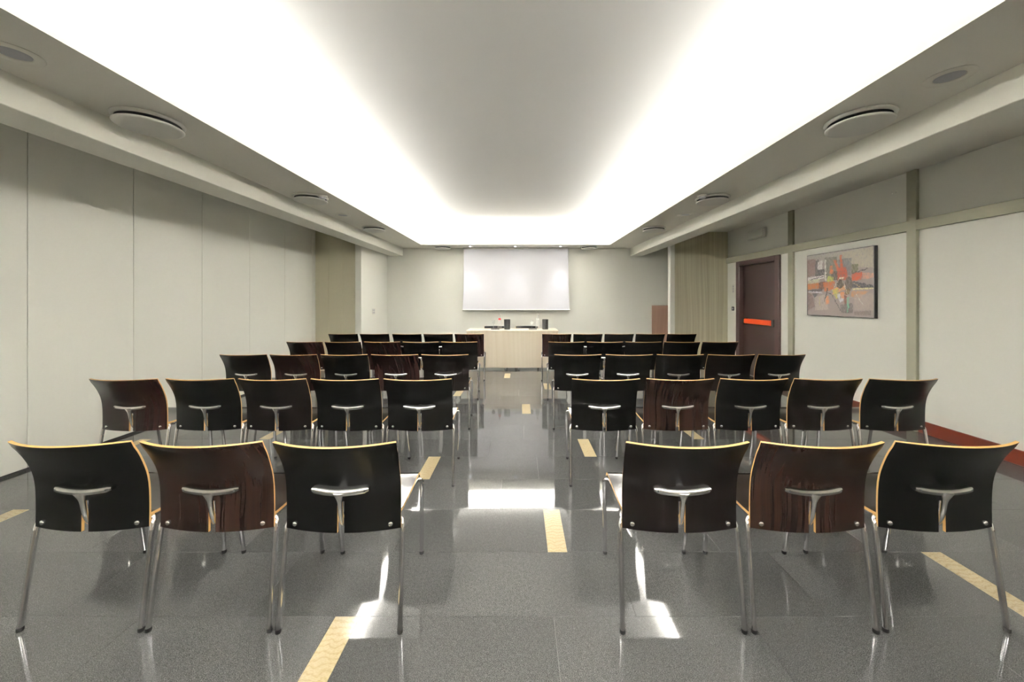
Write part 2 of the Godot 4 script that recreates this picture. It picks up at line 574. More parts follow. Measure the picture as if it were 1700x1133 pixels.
func build_ceiling() -> void:
	var c := structure("ceiling")
	# upper ceiling with a rounded edge that comes down behind the cove lip
	var st := tool()
	var lo := Vector2(BIL, BACK + 0.1)
	var hi := Vector2(BIR, REAR - 0.15)
	var r := 0.06
	ring(st, 0.0, SOFFIT + 0.03, 0.0, TOP - r, lo, hi)
	for k in 8:
		var t0 := PI / 2 * k / 8
		var t1 := PI / 2 * (k + 1) / 8
		ring(st, r * (1.0 - cos(t0)), TOP - r + r * sin(t0), r * (1.0 - cos(t1)), TOP - r + r * sin(t1), lo, hi)
	quad(st, Vector3(lo.x + r, TOP, lo.y + r), Vector3(hi.x - r, TOP, lo.y + r), Vector3(hi.x - r, TOP, hi.y - r), Vector3(lo.x + r, TOP, hi.y - r), Vector3.DOWN)
	part("coved_ceiling", st.commit(), M.ceiling, c)
	box("slab", Vector3(WL - 0.3, TOP + 0.02, BACK - 0.2), Vector3(WR + 0.3, TOP + 0.2, REAR + 0.2), M.ceiling, c)
	st = tool()
	add_box(st, Vector3(BIL, SOFFIT, BACK), Vector3(LPL, SOFFIT + 0.03, REAR))
	add_box(st, Vector3(LPR, SOFFIT, BACK), Vector3(BIR, SOFFIT + 0.03, REAR))
	add_box(st, Vector3(LPL, SOFFIT, BACK), Vector3(LPR, SOFFIT + 0.03, LPF))
	add_box(st, Vector3(LPL, SOFFIT, LPN), Vector3(LPR, SOFFIT + 0.03, REAR))
	part("soffit", st.commit(), M.soffit, c)
	st = tool()
	var w := 0.03
	add_box(st, Vector3(LPL - w, SOFFIT + 0.03, LPF - w), Vector3(LPL, LIP_TOP, LPN + w))
	add_box(st, Vector3(LPR, SOFFIT + 0.03, LPF - w), Vector3(LPR + w, LIP_TOP, LPN + w))
	add_box(st, Vector3(LPL, SOFFIT + 0.03, LPF - w), Vector3(LPR, LIP_TOP, LPF))
	add_box(st, Vector3(LPL, SOFFIT + 0.03, LPN), Vector3(LPR, LIP_TOP, LPN + w))
	# the face of the soffit edge belongs to the lip
	add_box(st, Vector3(LPL, SOFFIT - 0.001, LPF), Vector3(LPL + 0.002, SOFFIT + 0.03, LPN))
	add_box(st, Vector3(LPR - 0.002, SOFFIT - 0.001, LPF), Vector3(LPR, SOFFIT + 0.03, LPN))
	add_box(st, Vector3(LPL, SOFFIT - 0.001, LPF), Vector3(LPR, SOFFIT + 0.03, LPF + 0.002))
	part("cove_lip", st.commit(), M.lip, c)
	box("beam", Vector3(BOL, BEAM, BACK), Vector3(BIL, TOP + 0.02, REAR), M.beam, c, 0.004)
	box("beam", Vector3(BIR, BEAM, BACK), Vector3(BOR, TOP + 0.02, REAR), M.beam, c, 0.004)
	box("aisle_panel", Vector3(WL - 0.2, AISLE, BACK), Vector3(BOL, AISLE + 0.1, REAR), M.soffit, c)
	box("aisle_panel", Vector3(BOR, AISLE, BACK), Vector3(WR + 0.2, AISLE + 0.1, REAR), M.soffit, c)

func build_walls() -> void:
	# left: a folding wall of tall panels
	var wl := structure("wall_left")
	box("backing", Vector3(WL - 0.16, 0, -7.2), Vector3(WL - 0.045, AISLE, REAR + 0.1), M.gap, wl)
	box("floor_seal", Vector3(WL - 0.045, 0, -7.2), Vector3(WL - 0.008, 0.02, REAR), M.seal, wl)
	var joints := [-7.2, -7.075, -6.26, -5.445, -4.63, -3.81, -2.99, -2.175, -1.36, -0.545, 0.27, 1.085, 1.90, REAR]
	for k in joints.size() - 1:
		box("panel", Vector3(WL - 0.045, 0.02, joints[k] + 0.002), Vector3(WL, AISLE, joints[k + 1] - 0.002), M.panel, wl, 0.002)
	# left return: olive face, white edge and the inner side wall
	var lr := structure("wall_left_return")
	for k in 3:
		var x0 := lerpf(WL, -3.17, k / 3.0)
		var x1 := lerpf(WL, -3.17, (k + 1) / 3.0)
		box("olive_panel", Vector3(x0 + 0.0008, 0, -7.24), Vector3(x1 - 0.0008, AISLE, -7.2), M.olive, lr)
	box("filler", Vector3(WL - 0.16, 0, BACK), Vector3(-3.17, AISLE, -7.24), M.wall, lr)
	box("side_wall", Vector3(-3.17, 0, BACK), Vector3(-3.05, AISLE, -7.185), M.wall, lr, 0.004)
	# back
	box("wall_back", Vector3(WL - 0.2, 0, BACK - 0.15), Vector3(WR + 0.2, TOP, BACK), M.wall, self).set_meta("kind", "structure")
	box("wall_rear", Vector3(WL - 0.2, 0, REAR), Vector3(WR + 0.2, TOP, REAR + 0.15), M.rear, self).set_meta("kind", "structure")
	# right wall with the door opening
	var wr := structure("wall_right")
	var d0 := -6.98
	var d1 := -6.01
	var st := tool()
	add_box(st, Vector3(WR, 0, d1), Vector3(WR + 0.18, AISLE, REAR))
	add_box(st, Vector3(WR, 2.03, d0), Vector3(WR + 0.18, AISLE, d1))
	add_box(st, Vector3(WR, 0, BACK), Vector3(WR + 0.18, AISLE, d0))
	part("plaster", st.commit(), M.wall, wr)
	for z in [-3.91, -5.66, -2.16, -0.41, 1.34]:
		box("post", Vector3(WR - 0.034, 0, z - 0.05), Vector3(WR, AISLE, z + 0.05), M.rail, wr, 0.003)
	box("rail", Vector3(WR - 0.0335, 2.088, -7.42), Vector3(WR, 2.196, REAR), M.rail, wr, 0.003)
	# right return: grained olive face with a white edge
	var rr := structure("wall_right_return")
	box("olive_panel", Vector3(3.076, 0, -7.5), Vector3(WR, AISLE, -7.42), M.olive_grain, rr)
	box("edge_post", Vector3(2.98, 0, -7.52), Vector3(3.076, AISLE, -7.405), M.wall, rr, 0.004)
	# skirting
	var bb := structure("baseboard_right")
	var lens := [[-5.9, -5.712], [-5.608, -3.962], [-3.858, -2.212], [-2.108, -0.462], [-0.358, 1.288], [1.392, REAR]]
	for q in lens:
		box("board", Vector3(WR - 0.02, 0, q[0]), Vector3(WR, 0.125, q[1]), M.baseboard, bb, 0.004)
	# door
	var dr := structure("door_1")
	st = tool()
	add_cbox(st, Vector3(WR - 0.035, 0, -7.085), Vector3(WR + 0.13, 2.086, -6.975), 0.006)
	add_cbox(st, Vector3(WR - 0.035, 0, -6.015), Vector3(WR + 0.13, 2.086, -5.905), 0.006)
	add_cbox(st, Vector3(WR - 0.035, 2.0, -6.98), Vector3(WR + 0.13, 2.086, -6.01), 0.006)
	part("door_frame", st.commit(), M.door_frame, dr)
	box("door_leaf", Vector3(WR + 0.05, 0.008, -6.974), Vector3(WR + 0.10, 1.999, -6.016), M.door, dr, 0.003)
	var bar := tool()
	add_cbox(bar, Vector3(WR - 0.035, 0.94, -6.84), Vector3(WR + 0.005, 1.03, -6.10), 0.012)
	var pb := part("panic_bar", bar.commit(), M.orange, dr, Vector3.ZERO, "orange push bar")
	box("end_box", Vector3(WR - 0.03, 0.925, -6.90), Vector3(WR + 0.05, 1.04, -6.84), M.black, pb, 0.006)
	box("end_box", Vector3(WR - 0.03, 0.925, -6.10), Vector3(WR + 0.05, 1.04, -6.05), M.black, pb, 0.006)

func build_floor() -> void:
	var fl := structure("floor")
	box("slab", Vector3(WL - 0.3, -0.2, BACK - 0.2), Vector3(WR + 0.3, -0.006, REAR + 0.2), M.grout, fl)
	box("unjointed_area", Vector3(WL - 0.2, -0.006, 0.047), Vector3(WR + 0.1, 0.0, REAR + 0.1), M.granite[0], fl)
	var unit := BoxMesh.new()
	unit.size = Vector3.ONE
	rng.seed = 77
	var step := 0.4106
	var inlays := {-1: [-0.583], 0: [1.592], 1: [-2.42, 0.111], 3: [-0.583], 4: [-2.73, 0.415], 5: [-1.88, 1.252], 6: [2.2], 7: [0.02], 9: [-0.70], 10: [0.28], 12: [-0.205], 14: [1.1], -3: [0.8]}
	var offsets := {-2: 0.3, 2: -0.099, 8: 0.41, 11: -0.33, 13: 0.12, 15: 0.27, 16: -0.2, -4: 0.1}
	var iw := 0.078 * EYE
	var tw := 0.612 * EYE
	for k in range(-4, 17):
		var z0 := -(1.606 + step * k)
		var z1 := maxf(z0 - step, BACK)
		if k == 16:
			z1 = BACK
		var edges := []   # [x0, x1, is inlay]
		var marks: Array = inlays.get(k, [])
		if marks.is_empty():
			var x: float = offsets.get(k, 0.0) * EYE
			while x > WL:
				x -= tw
			while x < WR:
				edges.append([x, x + tw, false])
				x += tw
		else:
			var first: float = marks[0] * EYE
			var x := first
			while x > WL:
				edges.append([x - tw, x, false])
				x -= tw
			for m in marks.size():
				var a: float = marks[m] * EYE
				edges.append([a, a + iw, true])
				var until: float = marks[m + 1] * EYE if m + 1 < marks.size() else WR
				var n := int(round((until - a - iw) / tw)) if m + 1 < marks.size() else int(ceil((until - a - iw) / tw))
				var w: float = (until - a - iw) / n if m + 1 < marks.size() else tw
				for j in n:
					edges.append([a + iw + j * w, a + iw + (j + 1) * w, false])
		for q in edges:
			var x0 := maxf(q[0], WL - 0.04)
			var x1 := minf(q[1], WR + 0.02)
			if x1 - x0 < 0.02:
				continue
			var o := part("inlay" if q[2] else "tile", unit, M.inlay if q[2] else M.granite[rng.randi() % 5], fl)
			o.position = Vector3((x0 + x1) * 0.5, -0.01, (z0 + z1) * 0.5)
			o.scale = Vector3(x1 - x0 - 0.0016, 0.02, z0 - z1 - 0.0016)
			o.rotation = Vector3(rng.randf_range(-1, 1) * 0.0007, 0, rng.randf_range(-1, 1) * 0.0004)


# ---------------------------------------------------------------- things on the ceiling and walls
func build_ceiling_things() -> void:
	# round air diffusers: flange, slot with its shade coloured in, dished plate with fine rings
	var flange := lathe([Vector2(0.0, 0.0), Vector2(0.178, 0.0), Vector2(0.186, -0.006), Vector2(0.184, -0.014), Vector2(0.172, -0.022), Vector2(0.165, -0.022), Vector2(0.165, -0.022), Vector2(0.163, -0.018)], 48)
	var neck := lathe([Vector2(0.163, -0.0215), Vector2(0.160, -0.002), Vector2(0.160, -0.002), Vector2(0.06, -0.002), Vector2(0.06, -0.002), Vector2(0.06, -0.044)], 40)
	var prof := [Vector2(0.07, -0.043), Vector2(0.165, -0.041), Vector2(0.170, -0.041), Vector2(0.178, -0.045), Vector2(0.178, -0.050), Vector2(0.172, -0.055), Vector2(0.164, -0.056)]
	var r := 0.160
	while r > 0.012:
		prof.append(Vector2(r, -0.0575))
		prof.append(Vector2(r - 0.0055, -0.0550))
		r -= 0.011
	prof.append(Vector2(0.0, -0.0575))
	var plate := lathe(prof, 48)
	var sites := [
		[Vector3(-2.46, SOFFIT, -2.48), "round ceiling air diffuser on left soffit, the largest nearest the camera"],
		[Vector3(-2.42, SOFFIT, -4.32), "round ceiling air diffuser on left soffit beside a smoke detector"],
		[Vector3(-2.40, SOFFIT, -6.15), "round ceiling air diffuser on left soffit, farthest from the camera"],
		[Vector3(2.235, SOFFIT, -2.46), "round ceiling air diffuser on right soffit, the largest nearest the camera"],
		[Vector3(2.25, SOFFIT, -4.36), "round ceiling air diffuser on right soffit beside a smoke detector"],
		[Vector3(2.22, SOFFIT, -6.18), "round ceiling air diffuser on right soffit, farthest from the camera"],
		[Vector3(-1.715, SOFFIT, -8.3), "small-looking round diffuser on back soffit left of the projection screen"],
		[Vector3(1.54, SOFFIT, -8.3), "small-looking round diffuser on back soffit right of the projection screen"]]
	for s in sites:
		var t := thing("ceiling_air_diffuser", s[1], "air diffuser", s[0], "round ceiling air diffusers")
		part("flange", flange, M.grille_white, t)
		part("shade_collar", neck, M.duct, t, Vector3.ZERO, "collar coloured dark for the shade in the slot")
		part("plate", plate, M.grille_white, t)
	var rim := lathe([Vector2(0.0, 0.0), Vector2(0.100, 0.0), Vector2(0.102, -0.003), Vector2(0.098, -0.006), Vector2(0.064, -0.006), Vector2(0.064, -0.006), Vector2(0.060, -0.003)], 40)
	var mesh := lathe([Vector2(0.061, -0.002), Vector2(0.055, -0.0045), Vector2(0.03, -0.006), Vector2(0.0, -0.0065)], 40)
	var spk := [
		[Vector3(-2.455, SOFFIT, -1.81), "flush round ceiling loudspeaker cut by the photo's left edge"],
		[Vector3(2.30, SOFFIT, -2.0), "flush round ceiling loudspeaker on right soffit, nearest the camera"],
		[Vector3(-2.49, SOFFIT, -5.25), "flush round ceiling loudspeaker between the far diffusers on left soffit"],
		[Vector3(2.31, SOFFIT, -5.22), "flush round ceiling loudspeaker between the far diffusers on right soffit"]]
	for s in spk:
		var t := thing("ceiling_speaker", s[1], "loudspeaker", s[0], "flush ceiling loudspeakers")
		part("rim", rim, M.soffit, t)
		part("grille", mesh, M.grey_plastic, t, Vector3.ZERO, "grey perforated grille")
	var dome := lathe([Vector2(0.0, 0.0), Vector2(0.048, 0.0), Vector2(0.052, -0.004), Vector2(0.052, -0.018), Vector2(0.046, -0.022), Vector2(0.046, -0.022), Vector2(0.0, -0.022)], 28)
	var eye := lathe([Vector2(0.034, -0.020), Vector2(0.034, -0.030), Vector2(0.038, -0.031), Vector2(0.038, -0.036), Vector2(0.028, -0.044), Vector2(0.0, -0.046)], 28)
	for s in [[Vector3(-2.25, SOFFIT, -4.26), "small white smoke detector beside diffuser on left soffit"], [Vector3(2.07, SOFFIT, -4.24), "small white smoke detector beside diffuser on right soffit"]]:
		var t := thing("smoke_detector", s[1], "smoke detector", s[0], "smoke detectors")
		part("base", dome, M.white_plastic, t)
		part("sensor_head", eye, M.detector, t)
	# three recessed spots over the screen
	var ring_ := lathe([Vector2(0.0, 0.0), Vector2(0.042, 0.0), Vector2(0.044, -0.003), Vector2(0.040, -0.006), Vector2(0.028, -0.005), Vector2(0.028, -0.005), Vector2(0.026, 0.0)], 28)
	var bulb := lathe([Vector2(0.026, -0.003), Vector2(0.018, -0.006), Vector2(0.0, -0.007)], 20)
	var names := ["recessed spotlight over the left end of the projection screen", "recessed spotlight over the middle of the projection screen", "recessed spotlight over the right end of the projection screen"]
	for k in 3:
		var t := thing("ceiling_spotlight", names[k], "spotlight", Vector3([-1.10, -0.10, 0.90][k], SOFFIT, -8.27), "recessed spotlights over the screen")
		part("trim_ring", ring_, M.white_plastic, t)
		part("lamp_face", bulb, M.spot_face, t)
		var l := SpotLight3D.new()
		l.name = "spot_light"
		l.light_color = Color(0.97, 0.98, 1.0)
		l.light_energy = [0.42, 0.24, 0.56][k]
		l.light_size = 0.025
		l.spot_range = 15.0
		l.spot_attenuation = 2.0
		l.spot_angle = 25.0
		l.spot_angle_attenuation = 1.0
		l.shadow_enabled = true
		t.add_child(l)
		l.position = Vector3(0, -0.012, 0)
		l.rotation.x = -PI / 2
	# grilles high on the far cove wall
	for s in [[-1.905, "white ventilation grille above cove at left of the screen"], [1.74, "white ventilation grille above cove at right of the screen"]]:
		var t := thing("wall_vent_grille", s[1], "vent grille", Vector3(s[0], 2.83, BACK + 0.102), "vent grilles above the far cove")
		var fr := tool()
		for q in [[-0.385, -0.372], [-0.008, 0.008], [0.372, 0.385]]:
			add_box(fr, Vector3(q[0], 0, 0), Vector3(q[1], 0.14, 0.045))
		add_box(fr, Vector3(-0.385, 0, 0), Vector3(0.385, 0.012, 0.045))
		add_box(fr, Vector3(-0.385, 0.128, 0), Vector3(0.385, 0.14, 0.045))
		part("frame", fr.commit(), M.grille_white, t)
		box("duct", Vector3(-0.38, 0.004, 0.0005), Vector3(0.38, 0.136, 0.002), M.grille_white, t)
		var sl := tool()
		for k in 46:
			var x := -0.372 + 0.744 * (k + 0.5) / 46
			add_box(sl, Vector3(x - 0.002, 0.01, 0.018), Vector3(x + 0.002, 0.13, 0.043))
		for k in 6:
			var y := 0.022 + k * 0.019
			add_box(sl, Vector3(-0.375, y - 0.002, 0.016), Vector3(0.375, y + 0.002, 0.038))
		part("louvres", sl.commit(), M.grille_white, t).set_meta("kind", "stuff")

func poly(im: Image, pts: Array, c: Color) -> void:
	# points in the painting's own frame, 0 to 1 each way
	var w := im.get_width()
	var h := im.get_height()
	var p := PackedVector2Array()
	var lo := Vector2(1, 1)
	var hi := Vector2.ZERO
	for q in pts:
		var v := Vector2(q[0], q[1])
		p.append(v)
		lo = lo.min(v)
		hi = hi.max(v)
	for y in range(clampi(int(lo.y * h), 0, h - 1), clampi(int(hi.y * h) + 1, 0, h)):
		for x in range(clampi(int(lo.x * w), 0, w - 1), clampi(int(hi.x * w) + 1, 0, w)):
			var at := Vector2((x + 0.5) / w, (y + 0.5) / h) + Vector2(brush.get_noise_2d(x, y), brush.get_noise_2d(y + 300, x)) * 0.014
			if Geometry2D.is_point_in_polygon(at, p):
				var under := im.get_pixel(x, y)
				im.set_pixel(x, y, under.lerp(c, c.a * clampf(0.84 + brush.get_noise_2d(x * 2.2, y * 0.9) * 1.1, 0.15, 1.0)))

var brush: FastNoiseLite

func stroke(im: Image, a: Array, b: Array, width: float, c: Color) -> void:
	var p := Vector2(a[0], a[1])
	var q := Vector2(b[0], b[1])
	var n := (q - p).orthogonal().normalized() * width * 0.5
	poly(im, [[p.x + n.x, p.y + n.y], [q.x + n.x, q.y + n.y], [q.x - n.x, q.y - n.y], [p.x - n.x, p.y - n.y]], c)

func oval(im: Image, c: Array, rx: float, ry: float, col: Color) -> void:
	var pts := []
	for k in 18:
		pts.append([c[0] + rx * cos(TAU * k / 18), c[1] + ry * sin(TAU * k / 18)])
	poly(im, pts, col)

func painting_texture() -> ImageTexture:
	brush = noise(0.05, 3, 19)
	var im := Image.create(400, 336, false, Image.FORMAT_RGB8)
	im.fill(Color8(160, 148, 144))
	var C := func(r, g, b, a := 1.0): return Color(r / 255.0, g / 255.0, b / 255.0, a)
	poly(im, [[0, 0], [1, 0], [1, 0.26], [0.7, 0.24], [0.3, 0.14], [0, 0.1]], C.call(178, 174, 166))
	poly(im, [[0.55, 0.02], [1, 0.0], [1, 0.3], [0.72, 0.26]], C.call(186, 180, 162))
	poly(im, [[0, 0.06], [0.15, 0.07], [0.16, 0.34], [0, 0.36]], C.call(128, 106, 98))
	poly(im, [[0.14, 0.1], [0.2, 0.08], [0.2, 0.34], [0.14, 0.36]], C.call(72, 66, 64))
	poly(im, [[0.18, 0.12], [0.27, 0.1], [0.26, 0.26], [0.18, 0.25]], C.call(226, 224, 220))
	poly(im, [[0.19, 0.25], [0.3, 0.25], [0.3, 0.35], [0.17, 0.35]], C.call(58, 54, 54))
	poly(im, [[0.3, 0.06], [0.5, 0.08], [0.52, 0.4], [0.31, 0.4]], C.call(108, 106, 94))
	poly(im, [[0.52, 0.12], [0.71, 0.12], [0.7, 0.38], [0.52, 0.38]], C.call(116, 116, 116))
	poly(im, [[0.42, 0.3], [0.62, 0.3], [0.62, 0.44], [0.4, 0.44]], C.call(66, 56, 46))
	poly(im, [[0.3, 0.1], [0.325, 0.1], [0.33, 0.44], [0.3, 0.44]], C.call(224, 222, 214))
	poly(im, [[0.71, 0.22], [0.8, 0.22], [0.8, 0.34], [0.71, 0.35]], C.call(88, 88, 60))
	poly(im, [[0.38, 0.22], [0.43, 0.2], [0.44, 0.34], [0.385, 0.34]], C.call(214, 128, 80))
	poly(im, [[0.44, 0.12], [0.48, 0.13], [0.54, 0.3], [0.5, 0.3]], C.call(196, 100, 62))
	poly(im, [[0.54, 0.06], [0.57, 0.06], [0.59, 0.3], [0.555, 0.3]], C.call(200, 96, 58))
	poly(im, [[0.5, 0.25], [0.63, 0.25], [0.66, 0.44], [0.5, 0.46]], C.call(188, 84, 54))
	poly(im, [[0.71, 0.36], [0.85, 0.34], [0.85, 0.46], [0.72, 0.47]], C.call(196, 88, 56))
	poly(im, [[0.85, 0.36], [1, 0.38], [1, 0.44], [0.86, 0.45]], C.call(214, 164, 142))
	stroke(im, [0.71, 0.36], [0.93, 0.3], 0.012, C.call(40, 38, 36))
	poly(im, [[0, 0.37], [0.28, 0.35], [0.3, 0.4], [0, 0.42]], C.call(236, 234, 232))
	stroke(im, [0.04, 0.41], [0.28, 0.37], 0.012, C.call(60, 56, 58))
	poly(im, [[0, 0.42], [0.22, 0.4], [0.22, 0.47], [0, 0.48]], C.call(206, 208, 180))
	poly(im, [[0, 0.48], [0.24, 0.46], [0.24, 0.56], [0, 0.58]], C.call(188, 116, 56))
	poly(im, [[0.2, 0.46], [0.3, 0.45], [0.3, 0.57], [0.2, 0.58]], C.call(92, 52, 36))
	poly(im, [[0, 0.58], [0.26, 0.57], [0.26, 0.61], [0, 0.6]], C.call(36, 38, 46))
	poly(im, [[0.02, 0.6], [0.26, 0.62], [0.26, 0.645], [0.02, 0.62]], C.call(206, 206, 214))
	poly(im, [[0.08, 0.64], [0.2, 0.64], [0.13, 0.71]], C.call(54, 56, 62))
	oval(im, [0.39, 0.43], 0.055, 0.06, C.call(196, 202, 108))
	poly(im, [[0.27, 0.47], [0.46, 0.45], [0.45, 0.58], [0.3, 0.62]], C.call(196, 110, 62))
	poly(im, [[0.45, 0.56], [0.62, 0.52], [0.62, 0.6], [0.42, 0.66]], C.call(232, 172, 118))
	poly(im, [[0.42, 0.6], [0.5, 0.57], [0.53, 0.68], [0.48, 0.74]], C.call(206, 200, 110))
	oval(im, [0.545, 0.5], 0.06, 0.075, C.call(62, 52, 36))
	oval(im, [0.67, 0.51], 0.055, 0.11, C.call(76, 66, 56))
	poly(im, [[0.62, 0.57], [0.68, 0.6], [0.67, 0.67], [0.61, 0.66]], C.call(116, 92, 40))
	poly(im, [[0.53, 0.4], [0.61, 0.4], [0.6, 0.43], [0.52, 0.43]], C.call(236, 230, 208))
	poly(im, [[0.72, 0.47], [0.98, 0.54], [1, 0.58], [0.72, 0.57]], C.call(38, 38, 44))
	poly(im, [[0.72, 0.575], [1, 0.575], [1, 0.6], [0.72, 0.605]], C.call(226, 222, 176))
	poly(im, [[0.7, 0.62], [0.95, 0.62], [0.82, 0.72], [0.7, 0.7]], C.call(206, 150, 96, 0.7))
	poly(im, [[0, 0.62], [0.09, 0.66], [0.13, 0.86], [0, 0.93]], C.call(122, 104, 98))
	poly(im, [[0.13, 0.7], [0.3, 0.66], [0.36, 0.9], [0.14, 0.92]], C.call(190, 180, 174))
	poly(im, [[0.32, 0.68], [0.37, 0.68], [0.37, 0.82], [0.31, 0.82]], C.call(228, 158, 112))
	poly(im, [[0.49, 0.66], [0.6, 0.63], [0.59, 0.76], [0.53, 0.8]], C.call(222, 222, 226))
	poly(im, [[0.54, 0.64], [0.6, 0.62], [0.6, 0.74], [0.55, 0.72]], C.call(224, 150, 100))
	poly(im, [[0.6, 0.66], [0.64, 0.66], [0.64, 0.84], [0.6, 0.84]], C.call(108, 56, 42))
	poly(im, [[0.54, 0.82], [0.72, 0.8], [0.72, 0.95], [0.56, 0.95]], C.call(96, 88, 86))
	poly(im, [[0.64, 0.72], [0.67, 0.7], [0.67, 0.86], [0.64, 0.95]], C.call(124, 196, 164))
	poly(im, [[0.74, 0.92], [0.96, 0.9], [0.96, 0.97], [0.74, 0.97]], C.call(122, 112, 106))
	poly(im, [[0.74, 0.68], [1, 0.66], [1, 0.9], [0.74, 0.9]], C.call(180, 166, 158, 0.8))
	stroke(im, [0.35, 0.56], [0.29, 0.78], 0.014, C.call(44, 38, 38))
	stroke(im, [0.34, 0.63], [0.41, 0.66], 0.012, C.call(60, 56, 58))
	stroke(im, [0.41, 0.66], [0.55, 0.92], 0.012, C.call(66, 60, 60))
	stroke(im, [0.42, 0.6], [0.53, 0.42], 0.01, C.call(214, 204, 186))
	stroke(im, [0.57, 0.43], [0.65, 0.66], 0.01, C.call(214, 210, 200))
	stroke(im, [0.74, 0.5], [0.82, 0.56], 0.008, C.call(216, 188, 130))
	stroke(im, [0.77, 0.66], [0.86, 0.83], 0.01, C.call(214, 214, 206))
	stroke(im, [0.6, 0.67], [0.77, 0.74], 0.007, C.call(216, 200, 190))
	stroke(im, [0.21, 0.7], [0.215, 0.84], 0.012, C.call(196, 192, 132))
	return ImageTexture.create_from_image(im)

func build_wall_things() -> void:
	# the painting
	var t := thing("framed_painting", "abstract painting in orange, grey and white with thin dark frame", "painting", Vector3(WR, 1.15, -4.815))
	M.canvas = StandardMaterial3D.new()
	M.canvas.albedo_texture = painting_texture()
	M.canvas.roughness = 0.55
	var st := tool()
	# local frame: x into the wall, the picture spans z from -0.505 (far) to 0.505 (near)
	var lean := 0.008
	var p := [Vector3(-0.033, 0.008, -0.497), Vector3(-0.033, 0.008, 0.497), Vector3(-0.033 - lean, 0.838, 0.497), Vector3(-0.033 - lean, 0.838, -0.497)]
	var uv := [Vector2(0, 1), Vector2(1, 1), Vector2(1, 0), Vector2(0, 0)]
	for m in [0, 2, 1, 0, 3, 2]:
		st.set_normal(Vector3.LEFT)
		st.set_uv(uv[m])
		st.add_vertex(p[m])
	for k in 4:
		var j := (k + 1) % 4
		quad(st, p[k], p[j], p[j] + Vector3(0.02, 0, 0), p[k] + Vector3(0.02, 0, 0), (p[k] + p[j]) * 0.5 - (p[0] + p[2]) * 0.5)
	part("canvas", st.commit(), M.canvas, t, Vector3.ZERO, "abstract brushwork in orange, grey, black and white")
	st = tool()
	add_box(st, Vector3(-0.037, 0, -0.507), Vector3(0, 0.846, -0.497))
	add_box(st, Vector3(-0.037, 0, 0.497), Vector3(0, 0.846, 0.507))
	add_box(st, Vector3(-0.037, 0, -0.497), Vector3(0, 0.008, 0.497))
	add_box(st, Vector3(-0.042, 0.838, -0.497), Vector3(0, 0.846, 0.497))
	part("picture_frame", st.commit(), M.black, t)
	# emergency light over the door
	t = thing("emergency_light", "pale rectangular emergency light box above dark door", "light box", Vector3(WR, 2.43, -6.49))
	box("housing", Vector3(-0.03, 0, -0.24), Vector3(0, 0.16, 0.24), M.white_plastic, t, 0.008)
	box("diffuser", Vector3(-0.055, 0.012, -0.225), Vector3(-0.028, 0.148, 0.21), M.wall, t, 0.012)
	# small fittings
	t = thing("wall_socket", "small black wall socket beside dark door", "socket", Vector3(WR, 1.165, -7.23))
	box("plate", Vector3(-0.008, -0.002, -0.042), Vector3(0, 0.072, 0.042), M.black, t, 0.003)
	box("insert", Vector3(-0.011, 0.018, -0.02), Vector3(-0.006, 0.052, 0.02), M.grey_plastic, t, 0.002)
	t = thing("wall_switch", "white switch plate with small buttons on wall beside dark door", "switch", Vector3(WR, 1.50, -7.21))
	box("plate", Vector3(-0.008, 0, -0.04), Vector3(0, 0.16, 0.04), M.white_plastic, t, 0.003)
	for k in 3:
		box("button", Vector3(-0.012, 0.02 + k * 0.046, -0.014), Vector3(-0.006, 0.048 + k * 0.046, 0.014), M.grey_plastic, t, 0.002)
	t = thing("wall_socket", "white four-outlet socket plate on white wall at far left", "socket", Vector3(-3.05, 1.07, -7.78))
	box("plate", Vector3(0, 0, -0.075), Vector3(0.007, 0.12, 0.075), M.white_plastic, t, 0.002)
	for k in 4:
		var z := -0.032 + 0.064 * (k % 2)
		var y := 0.036 + 0.05 * (k / 2)
		box("outlet", Vector3(0.004, y - 0.014, z - 0.02), Vector3(0.009, y + 0.014, z + 0.02), M.grey_plastic, t, 0.002)
	for k in 2:
		t = thing("wall_hook", ["tiny pale screw cap high on right wall, left of the pair", "tiny pale screw cap high on right wall, right of the pair"][k], "screw cap", Vector3(WR, 2.545, -4.10 + k * 0.045 * -1.0), "screw caps high on the right wall")
		var cap := part("cap", lathe([Vector2(0, 0), Vector2(0.008, 0), Vector2(0.008, 0.004), Vector2(0.005, 0.007), Vector2(0, 0.008)], 12), M.white_plastic, t)
		cap.rotation.z = PI / 2
	# brown panel against the back wall
	t = thing("brown_panel", "plain brown wood panel against back wall beside olive partition", "panel", Vector3(3.40, 0, BACK + 0.004))
	box("board", Vector3(-0.365, 0, 0), Vector3(0.40, 1.245, 0.03), M.brown, t, 0.003)
	# projection screen
	t = thing("projection_screen", "white roll-down projection screen hanging in front of back wall", "projection screen", Vector3(-0.085, 0, -8.47))
	st = tool()
	var rows := []
	for k in 13:
		var f := k / 12.0
		var w := 1.185 + 0.03 * pow(f, 3.0)
		rows.append([Vector3(-w, lerpf(2.53, 1.15, f), 0.004 * sin(f * 3.0)), Vector3(w, lerpf(2.53, 1.15, f), 0.004 * sin(f * 3.0))])
	for k in 12:
		quad(st, rows[k][0], rows[k][1], rows[k + 1][1], rows[k + 1][0], Vector3.BACK)
		var b := Vector3(0, 0, -0.002)
		quad(st, rows[k][0] + b, rows[k][1] + b, rows[k + 1][1] + b, rows[k + 1][0] + b, Vector3.FORWARD)
	part("screen_sheet", st.commit(), M.screen, t)
	part("bottom_bar", tube([Vector3(-1.22, 1.142, 0), Vector3(0, 1.142, 0), Vector3(1.22, 1.142, 0)], 0.013, 12), M.white_plastic, t)
	box("roller_case", Vector3(-1.20, 2.525, -0.05), Vector3(1.20, SOFFIT - 0.004, 0.03), M.white_plastic, t, 0.006)


